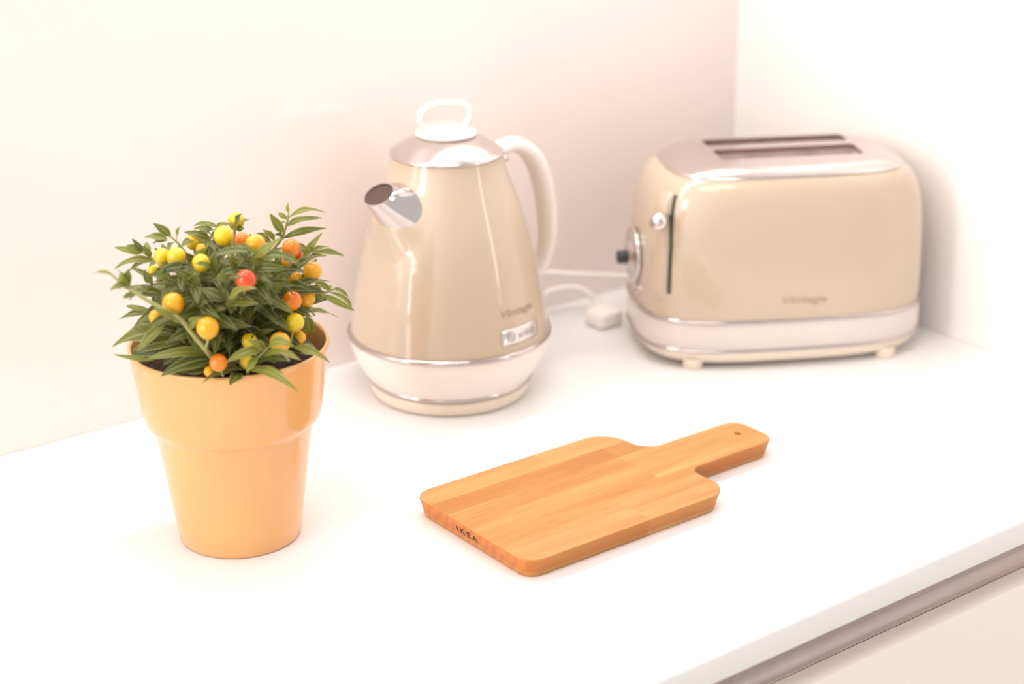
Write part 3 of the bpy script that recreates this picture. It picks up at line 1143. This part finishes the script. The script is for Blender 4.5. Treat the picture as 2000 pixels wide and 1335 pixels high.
def make_plant():
    root = empty('potted_plant', PC)
    tag(root, 'bushy green plant with yellow and orange berries in an apricot ceramic pot', 'potted plant')
    bm = bmesh.new()
    prof = [(0.0, 0.0), (0.0424, 0.0), (0.0452, 0.0006), (0.0464, 0.0022), (0.0488, 0.0200), (0.0521, 0.0450), (0.0555, 0.0690), (0.0590, 0.0915), (0.0598, 0.0934), (0.0612, 0.0946), (0.0636, 0.0966), (0.0656, 0.1000), (0.0668, 0.1060), (0.0690, 0.1230), (0.0714, 0.1400), (0.0732, 0.1520), (0.0739, 0.1546), (0.0735, 0.1560), (0.0724, 0.1564), (0.0712, 0.1558), (0.0706, 0.1540), (0.0690, 0.1420), (0.0672, 0.1300)]
    lathe(bm, prof, 128)
    from_bm('pot', bm, M['pot'], root, angle=60)
    bm = bmesh.new()
    bmesh.ops.create_grid(bm, x_segments=60, y_segments=60, size=0.0675)
    for v in list(bm.verts):
        if math.hypot(v.co.x, v.co.y) > 0.0675: bm.verts.remove(v)
    for v in bm.verts:
        v.co.z = 0.1370 + rnd(-0.0012, 0.0016) + 0.003 * math.sin(v.co.x * 60) * math.cos(v.co.y * 50)
    from_bm('soil', bm, M['soil'], root)

    def branch(stem, leaves, r0=0.0016, r1=0.0007, auto=0, lsize=0.026, tint=(0.0, 0.7)):
        """stem: list of points; leaves: list of tuples in view coordinates; auto = number of leaves along the stem"""
        pts = catmull(stem, 6)
        bm = bmesh.new()
        n = len(pts)
        sweep(bm, pts, [r0 + (r1 - r0) * i / (n - 1) for i in range(n)], 7)
        b = from_bm('branch', bm, M['stem'], root)
        lm = LeafMesh()
        for lf in leaves:
            (x0, y0), (x1, y1), w, t0, t1, arch, ti = lf
            lm.leaf(pp(x0, y0, t0), pp(x1, y1, t1), w * PXM * 1.15, arch, tint=ti)
        for k in range(auto):
            u = 0.30 + 0.70 * k / max(1, auto - 1) if auto > 1 else 0.8
            i = min(n - 2, int(u * (n - 1)))
            p = pts[i]
            ax = (pts[i + 1] - pts[i]).normalized()
            s1 = ax.cross(Vector((0, 0, 1)))
            if s1.length < 0.1: s1 = Vector((1, 0, 0))
            s1.normalize()
            s2 = s1.cross(ax).normalized()
            a = k * 2.4 + rnd(-0.5, 0.5)
            spread = rnd(0.75, 1.2) if u < 0.9 else rnd(0.25, 0.6)
            d = (ax * math.cos(spread) + (s1 * math.cos(a) + s2 * math.sin(a)) * math.sin(spread)).normalized()
            d.z *= 0.75
            d.z -= 0.02
            L = lsize * (1.25 - 0.65 * u) * rnd(0.8, 1.2)
            lm.leaf(p, p + d * L, L * rnd(0.24, 0.34), rnd(0.05, 0.16), tint=rnd(*tint), fold=rnd(0.15, 0.4), n=7)
        lm.build(b)
        return b

    def auto_stem(x, y, t, x2=None, y2=None, t2=None):
        """from the soil to a point, via a rise near the middle"""
        e = pp(x, y, t)
        a = rnd(0, 6.28)
        hdir = Vector((e.x, e.y, 0))
        s = Vector((e.x * 0.18, e.y * 0.18, 0.138)) + Vector((math.cos(a), math.sin(a), 0)) * 0.008
        h = max(e.z, 0.150)
        m1 = s.lerp(e, 0.35) + Vector((0, 0, 0.35 * max(0.010, h - 0.138) * 0.6))
        m2 = s.lerp(e, 0.7) + Vector((0, 0, 0.25 * max(0.010, h - 0.138) * 0.5))
        st = [s, m1, m2, e]
        if x2 is not None: st.append(pp(x2, y2, t2))
        return st

    H = []      # hero branches: (stem spec, leaves)
    # tall sprig, upper right
    branch(auto_stem(1230, 380, 0.0) + [pp(1300, 290, 0.0), pp(1335, 190, 0.0), pp(1348, 120, 0.0)], [
        ((1347, 125), (1350, 50), 26, 0, 0, 0.05, 0.9), ((1340, 160), (1590, 132), 42, 0, 0.0, 0.16, 0.7), ((1335, 205), (1560, 185), 42, 0, 0.008, 0.20, 0.45),
        ((1310, 285), (1597, 247), 46, 0.0, 0.0, 0.17, 0.35), ((1312, 245), (1218, 128), 52, 0, 0.006, 0.05, 0.6), ((1342, 160), (1275, 125), 28, 0, -0.005, 0.15, 0.7),
        ((1300, 290), (1250, 262), 40, 0, 0.01, 0.25, 0.3), ((1255, 300), (1188, 218), 36, 0, 0, 0.10, 0.8), ((1240, 320), (1130, 265), 44, 0, -0.01, 0.18, 0.3),
        ((1340, 190), (1290, 190), 26, 0, 0.01, 0.1, 0.6), ((1210, 360), (1040, 430), 46, 0.0, 0.03, 0.06, 0.5)])
    # right shoulder
    branch(auto_stem(1420, 450, 0.01) + [pp(1500, 390, 0.01), pp(1540, 360, 0.01)], [
        ((1440, 420), (1585, 268), 46, 0.01, 0.01, 0.06, 0.75), ((1530, 375), (1715, 383), 34, 0.01, 0.01, 0.12, 0.45), ((1490, 380), (1605, 330), 30, 0.01, 0.0, 0.12, 0.6),
        ((1470, 400), (1420, 310), 40, 0.01, 0, 0.1, 0.5), ((1500, 385), (1450, 330), 34, 0.01, 0.02, 0.1, 0.6), ((1500, 390), (1600, 395), 30, 0.01, 0.02, -0.05, 0.5)])
    branch(auto_stem(1380, 500, 0.03), [
        ((1370, 500), (1545, 398), 62, 0.03, 0.035, 0.05, 0.05), ((1330, 500), (1460, 500), 66, 0.03, 0.045, 0.1, 0.0), ((1330, 590), (1512, 612), 64, 0.03, 0.035, 0.16, 0.02),
        ((1360, 540), (1240, 480), 50, 0.03, 0.04, 0.1, 0.3), ((1400, 430), (1290, 390), 44, 0.02, 0.02, 0.15, 0.4), ((1310, 420), (1430, 430), 50, 0.03, 0.045, 0.16, 0.35)])
    # right sprig hanging out over the rim
    branch(auto_stem(1500, 660, 0.01) + [pp(1580, 640, 0.01), pp(1645, 615, 0.01)], [
        ((1640, 612), (1740, 657), 32, 0.01, 0.01, 0.12, 0.65), ((1570, 650), (1765, 775), 40, 0.01, 0.015, 0.10, 0.85), ((1610, 635), (1762, 765), 34, 0.01, 0.0, 0.22, 0.9),
        ((1620, 625), (1535, 565), 36, 0.01, 0.0, 0.20, 0.85), ((1600, 635), (1625, 590), 24, 0.01, 0.0, 0.1, 0.8), ((1560, 645), (1500, 610), 36, 0.01, 0.02, 0.1, 0.4), ((1540, 660), (1590, 680), 28, 0.01, 0.02, 0.0, 0.6)])
    branch(auto_stem(1420, 790, 0.02) + [pp(1460, 775, 0.02)], [
        ((1430, 785), (1662, 800), 62, 0.02, 0.0, 0.12, 0.75), ((1465, 785), (1490, 905), 70, 0.02, 0.01, 0.1, 0.6), ((1440, 800), (1330, 860), 50, 0.02, 0.03, 0.1, 0.1)])
    # lower right, over the rim
    branch(auto_stem(1380, 985, 0.045), [
        ((1370, 990), (1622, 1087), 66, 0.045, 0.05, 0.10, 0.85), ((1370, 1000), (1500, 1040), 50, 0.03, 0.035, 0.1, 0.0), ((1390, 960), (1520, 990), 40, 0.02, 0.01, 0.1, 0.1)])
    # pale flowering-tip sprig, lower centre
    branch(auto_stem(1100, 1100, 0.066) + [pp(1170, 1040, 0.072), pp(1240, 970, 0.076)], [
        ((1090, 1140), (1440, 1232), 56, 0.066, 0.085, 0.16, 0.9), ((1180, 1050), (1428, 1082), 62, 0.07, 0.075, 0.18, 0.95), ((1140, 1110), (1335, 1105), 60, 0.06, 0.07, 0.16, 0.05),
        ((1080, 1160), (1320, 1172), 44, 0.066, 0.078, 0.12, 0.75), ((1220, 980), (1380, 990), 70, 0.076, 0.082, 0.22, 1.0), ((1180, 1010), (930, 1060), 60, 0.074, 0.085, 0.10, 0.95),
        ((1200, 1000), (1080, 960), 46, 0.074, 0.08, 0.15, 0.9), ((1060, 1140), (770, 1200), 60, 0.066, 0.078, 0.08, 0.15), ((1030, 1160), (975, 1245), 66, 0.066, 0.082, 0.05, 0.25),
        ((1150, 1060), (1060, 1150), 44, 0.076, 0.084, 0.08, 1.0), ((1040, 1150), (840, 1120), 50, 0.062, 0.070, 0.1, 0.1), ((1200, 1010), (1160, 960), 34, 0.076, 0.08, 0.08, 0.9)])
    # lower left leaves over the rim
    branch(auto_stem(830, 1060, 0.062), [
        ((850, 1070), (500, 1140), 86, 0.062, 0.074, 0.10, 0.2), ((820, 1030), (430, 1122), 62, 0.06, 0.076, 0.20, 0.75), ((830, 1115), (650, 1180), 80, 0.062, 0.07, 0.10, 0.15),
        ((720, 1150), (540, 1172), 64, 0.058, 0.068, 0.10, 0.05), ((850, 1040), (1040, 940), 84, 0.05, 0.04, 0.1, 0.12), ((860, 1010), (880, 930), 60, 0.05, 0.05, 0.1, 0.1)])
    branch(auto_stem(560, 920, 0.045), [
        ((560, 900), (198, 1008), 128, 0.04, 0.05, 0.10, 0.55), ((470, 1080), (205, 1078), 30, 0.055, 0.06, 0.05, 0.75), ((660, 950), (330, 1030), 92, 0.055, 0.065, 0.12, 0.25),
        ((545, 840), (380, 1042), 60, 0.06, 0.07, 0.14, 0.7), ((620, 990), (330, 1070), 110, 0.045, 0.055, 0.08, 0.05), ((640, 900), (470, 880), 60, 0.045, 0.05, 0.12, 0.1),
        ((560, 840), (345, 878), 54, 0.03, 0.03, 0.12, 0.3), ((620, 870), (660, 975), 36, 0.055, 0.06, 0.1, 0.6), ((700, 1040), (520, 1100), 60, 0.05, 0.06, 0.1, 0.0)])
    # long stem leaning out to the left, nearest the camera
    branch([Vector((-0.012, -0.010, 0.138)), pp(840, 1050, 0.070), pp(740, 930, 0.080), pp(640, 810, 0.085), pp(500, 730, 0.088), pp(380, 660, 0.088), pp(290, 600, 0.086), pp(225, 550, 0.085)], [
        ((235, 565), (65, 515), 34, 0.085, 0.085, 0.18, 0.85), ((300, 600), (290, 478), 56, 0.086, 0.085, 0.05, 0.25), ((320, 610), (228, 500), 50, 0.086, 0.09, 0.08, 0.6),
        ((290, 590), (180, 612), 36, 0.086, 0.09, 0.20, 0.6), ((330, 620), (385, 592), 26, 0.087, 0.08, 0.1, 0.6), ((350, 640), (402, 628), 24, 0.087, 0.08, 0.15, 0.6),
        ((350, 640), (272, 680), 36, 0.087, 0.09, 0.1, 0.3), ((640, 810), (470, 730), 44, 0.085, 0.09, 0.08, 0.8), ((660, 830), (540, 760), 40, 0.085, 0.09, 0.0, 0.9), ((690, 870), (800, 790), 60, 0.083, 0.085, 0.1, 0.85),
        ((270, 580), (250, 510), 36, 0.086, 0.08, 0.05, 0.8)], r0=0.0021, r1=0.0011)
    branch(auto_stem(520, 770, 0.02) + [pp(470, 760, 0.02)], [
        ((450, 780), (243, 798), 46, 0.02, 0.02, 0.14, 0.3), ((440, 750), (284, 742), 32, 0.02, 0.015, 0.12, 0.75), ((500, 760), (400, 790), 50, 0.02, 0.03, 0.1, 0.3)])
    branch(auto_stem(500, 680, 0.02), [
        ((470, 720), (480, 592), 60, 0.03, 0.03, -0.25, 0.05), ((480, 710), (512, 590), 60, 0.03, 0.03, 0.12, 0.0), ((520, 650), (660, 640), 46, 0.02, 0.02, 0.16, 0.3),
        ((640, 620), (510, 615), 50, 0.02, 0.02, 0.2, 0.35)])
    # upper left sprigs
    branch(auto_stem(520, 470, 0.02) + [pp(450, 410, 0.02), pp(390, 370, 0.02)], [
        ((400, 380), (208, 368), 42, 0.02, 0.02, 0.08, 0.8), ((480, 440), (205, 460), 44, 0.02, 0.025, 0.20, 0.65), ((390, 370), (295, 318), 38, 0.02, 0.02, 0.05, 0.5),
        ((430, 400), (430, 305), 42, 0.02, 0.01, 0.05, 0.75), ((450, 410), (400, 330), 36, 0.02, 0.02, 0.05, 0.6), ((500, 450), (440, 470), 40, 0.02, 0.03, 0.1, 0.6),
        ((460, 410), (345, 345), 32, 0.02, 0.01, 0.1, 0.7)], auto=4)
    branch(auto_stem(690, 400, 0.02) + [pp(640, 330, 0.02), pp(575, 270, 0.02)], [
        ((560, 290), (405, 276), 46, 0.02, 0.02, 0.10, 0.8), ((580, 275), (478, 172), 48, 0.02, 0.02, 0.05, 0.4), ((620, 300), (645, 200), 54, 0.02, 0.02, 0.05, 0.6),
        ((560, 300), (462, 330), 30, 0.02, 0.02, 0.2, 0.6), ((600, 310), (560, 370), 44, 0.02, 0.03, 0.1, 0.6), ((650, 340), (720, 300), 40, 0.02, 0.0, 0.1, 0.5)])
    branch(auto_stem(830, 330, 0.0) + [pp(850, 260, 0.0), pp(880, 210, 0.0)], [
        ((840, 290), (668, 236), 48, 0, 0, 0.12, 0.55), ((890, 215), (730, 197), 34, 0, -0.01, 0.12, 0.6), ((860, 230), (728, 218), 30, 0, 0, 0.12, 0.5), ((850, 270), (790, 240), 40, 0, 0.01, 0.1, 0.4),
        ((800, 320), (900, 350), 40, 0.01, 0.03, 0.12, 0.2), ((760, 350), (840, 290), 40, 0.02, 0.02, 0.15, 0.2)], auto=3)
    branch(auto_stem(990, 300, -0.01) + [pp(1005, 210, -0.01)], [
        ((1000, 210), (1042, 118), 56, -0.0, 0.005, 0.05, 0.05), ((1000, 240), (950, 185), 34, 0, 0.01, 0.1, 0.5), ((1040, 180), (1092, 166), 18, -0.01, -0.02, 0.1, 0.5), ((1010, 230), (1060, 215), 40, 0, 0.0, 0.2, 0.3)], auto=3)
    # crown, facing the camera
    branch(auto_stem(1150, 420, 0.05) + [pp(1130, 400, 0.055)], [
        ((1180, 400), (820, 400), 60, 0.05, 0.06, 0.14, 0.3), ((1110, 420), (1310, 290), 46, 0.055, 0.06, 0.05, 0.8), ((1170, 420), (1370, 420), 66, 0.05, 0.055, 0.12, 0.3),
        ((900, 430), (1115, 485), 54, 0.05, 0.06, 0.12, 0.2), ((1080, 420), (1020, 340), 46, 0.05, 0.04, 0.1, 0.3), ((1150, 430), (1000, 330), 50, 0.05, 0.05, 0.15, 0.25)], auto=5)
    branch(auto_stem(1110, 530, 0.055) + [pp(1120, 470, 0.06)], [
        ((1120, 490), (860, 560), 72, 0.055, 0.065, 0.14, 0.3), ((1110, 510), (920, 620), 70, 0.05, 0.05, 0.1, 0.25), ((1120, 480), (1340, 500), 50, 0.055, 0.055, 0.15, 0.25),
        ((1120, 500), (1200, 420), 44, 0.055, 0.055, 0.05, 0.3)], auto=4)
    branch(auto_stem(940, 700, 0.07), [
        ((940, 700), (1145, 598), 62, 0.080, 0.088, 0.08, 0.75), ((930, 690), (770, 625), 64, 0.072, 0.07, 0.1, 0.45), ((930, 710), (1145, 735), 80, 0.07, 0.078, 0.12, 0.6),
        ((920, 690), (665, 745), 60, 0.07, 0.075, 0.12, 0.35), ((930, 720), (780, 800), 60, 0.07, 0.075, 0.1, 0.25), ((940, 690), (900, 590), 56, 0.07, 0.065, 0.08, 0.5),
        ((950, 700), (1040, 660), 30, 0.072, 0.076, 0.1, 0.7)])
    branch(auto_stem(1110, 740, 0.045), [
        ((1150, 620), (1285, 730), 96, 0.05, 0.055, 0.05, 0.35), ((960, 780), (1050, 872), 88, 0.058, 0.06, 0.05, 0.4), ((1060, 860), (1190, 980), 90, 0.045, 0.045, 0.1, 0.0),
        ((1150, 800), (1330, 830), 80, 0.035, 0.03, 0.1, 0.0), ((1150, 740), (1340, 740), 70, 0.035, 0.03, 0.15, 0.05)])
    branch(auto_stem(800, 600, 0.05), [
        ((840, 600), (640, 560), 60, 0.05, 0.055, 0.14, 0.3), ((850, 580), (640, 640), 60, 0.05, 0.06, 0.14, 0.25), ((830, 640), (680, 700), 56, 0.05, 0.06, 0.1, 0.35),
        ((840, 560), (700, 500), 56, 0.05, 0.05, 0.12, 0.25), ((730, 470), (475, 490), 62, 0.060, 0.062, 0.14, 0.05), ((820, 540), (900, 440), 60, 0.05, 0.05, 0.1, 0.2),
        ((780, 620), (620, 600), 50, 0.045, 0.05, 0.12, 0.5)], auto=5)
    # filler branches that make the bush full all round
    tips = [(430, 560, 0.05), (560, 540, 0.06), (640, 500, 0.05), (700, 560, 0.075), (600, 700, 0.07), (760, 700, 0.08), (860, 480, 0.06), (950, 560, 0.07), (1010, 480, 0.06), (1180, 560, 0.06),
            (1260, 640, 0.05), (1240, 520, 0.05), (1320, 720, 0.02), (1240, 880, 0.03), (1400, 600, 0.02), (1450, 560, 0.0), (700, 860, 0.065), (840, 760, 0.075), (560, 430, 0.0), (740, 420, 0.04),
            (760, 300, -0.03), (900, 330, -0.02), (1080, 330, -0.03), (1220, 400, -0.02), (1350, 450, -0.03), (640, 420, -0.04), (1420, 640, -0.04), (1300, 560, -0.06), (1000, 420, -0.06),
            (720, 520, -0.06), (560, 640, -0.05), (860, 400, -0.07), (1150, 450, -0.08), (980, 880, 0.05), (1150, 920, 0.05), (800, 900, 0.05), (980, 640, 0.04)]
    for (x, y, t) in tips:
        branch(auto_stem(x, y, t), [], auto=10 if t > -0.01 else 9, lsize=0.036, tint=(0.0, 0.45))  # darker filler tint paints shade into the gaps of the bush

    # berries
    B = [(925, 270, 66, 0.035, 'y'), (1005, 172, 56, -0.01, 'y'), (725, 308, 52, 0.0, 'y'), (790, 358, 46, 0.02, 'yo'), (525, 405, 56, 0.03, 'y'), (616, 405, 62, 0.045, 'y'),
         (777, 447, 60, 0.055, 'y'), (465, 490, 40, 0.0, 'y'), (1048, 300, 54, 0.02, 'o'), (1132, 325, 66, 0.04, 'yo'), (1362, 350, 60, 0.02, 'o'), (1345, 435, 46, 0.0, 'yo'),
         (1502, 498, 62, 0.01, 'yo'), (1385, 545, 50, 0.01, 'yo'), (1068, 557, 68, 0.075, 'r'), (1010, 650, 48, 0.055, 'r'), (1370, 690, 64, 0.035, 'o'), (1462, 665, 62, 0.015, 'yo'),
         (1390, 832, 60, 0.04, 'y'), (1415, 930, 46, 0.03, 'yo'), (596, 710, 72, 0.078, 'yo'), (482, 795, 46, 0.06, 'yo'), (820, 868, 74, 0.088, 'yo'), (1092, 955, 52, 0.058, 'y'),
         (1292, 962, 68, 0.056, 'yo'), (890, 1095, 58, 0.08, 'o'), (830, 1152, 36, 0.07, 'yo'), (1075, 1090, 48, 0.062, 'y'), (965, 475, 26, 0.03, 'r'), (1150, 385, 50, 0.03, 'yo'), (760, 500, 46, 0.04, 'y'),
         (1400, 380, 40, 0.0, 'r')]
    lab = {'y': 'yellow berry', 'yo': 'golden yellow berry', 'o': 'orange berry', 'r': 'red orange berry'}
    for (x, y, r, t, c) in B:
        p = pp(x, y, t)
        depth = (PC + p - C0).dot(FV)
        R = r * 0.29956 / FPX * depth
        bm = bmesh.new()
        bmesh.ops.create_uvsphere(bm, u_segments=28, v_segments=18, radius=R)
        for v in bm.verts:
            q = v.co.z / R
            v.co.z *= 1.04
            if q < -0.3:
                v.co.x *= 1 - 0.16 * (-q - 0.3)
                v.co.y *= 1 - 0.16 * (-q - 0.3)
                v.co.z *= 1.05
        o = from_bm('berry', bm, M['berry_' + c], root)
        o.location = p
        tilt = (rnd(-0.45, 0.45), rnd(-0.45, 0.45), rnd(0, 6.28))
        o.rotation_euler = tilt
        tag(o, lab[c])
        # calyx and stalk below the berry
        bm = bmesh.new()
        zb = -R * 1.06
        lathe(bm, [(0.0, zb - R * 0.12), (R * 0.16, zb - R * 0.06), (R * 0.30, zb + R * 0.10)], 10)
        for k in range(5):
            a = 2 * math.pi * k / 5
            d = Vector((math.cos(a), math.sin(a), 0))
            s = Vector((-d.y, d.x, 0))
            v0 = bm.verts.new(d * R * 0.2 + s * R * 0.12 + Vector((0, 0, zb + R * 0.02)))
            v1 = bm.verts.new(d * R * 0.2 - s * R * 0.12 + Vector((0, 0, zb + R * 0.02)))
            v2 = bm.verts.new(d * R * 0.62 + Vector((0, 0, zb + R * 0.20)))
            bm.faces.new((v0, v1, v2))
        sweep(bm, catmull([Vector((0, 0, zb)), Vector((R * 0.1, 0, zb - R * 0.5)), Vector((R * 0.35, 0, zb - R * 1.1))], 4), 0.0009, 7)
        from_bm('calyx', bm, M['stem'], o)
    return root


make_plant()
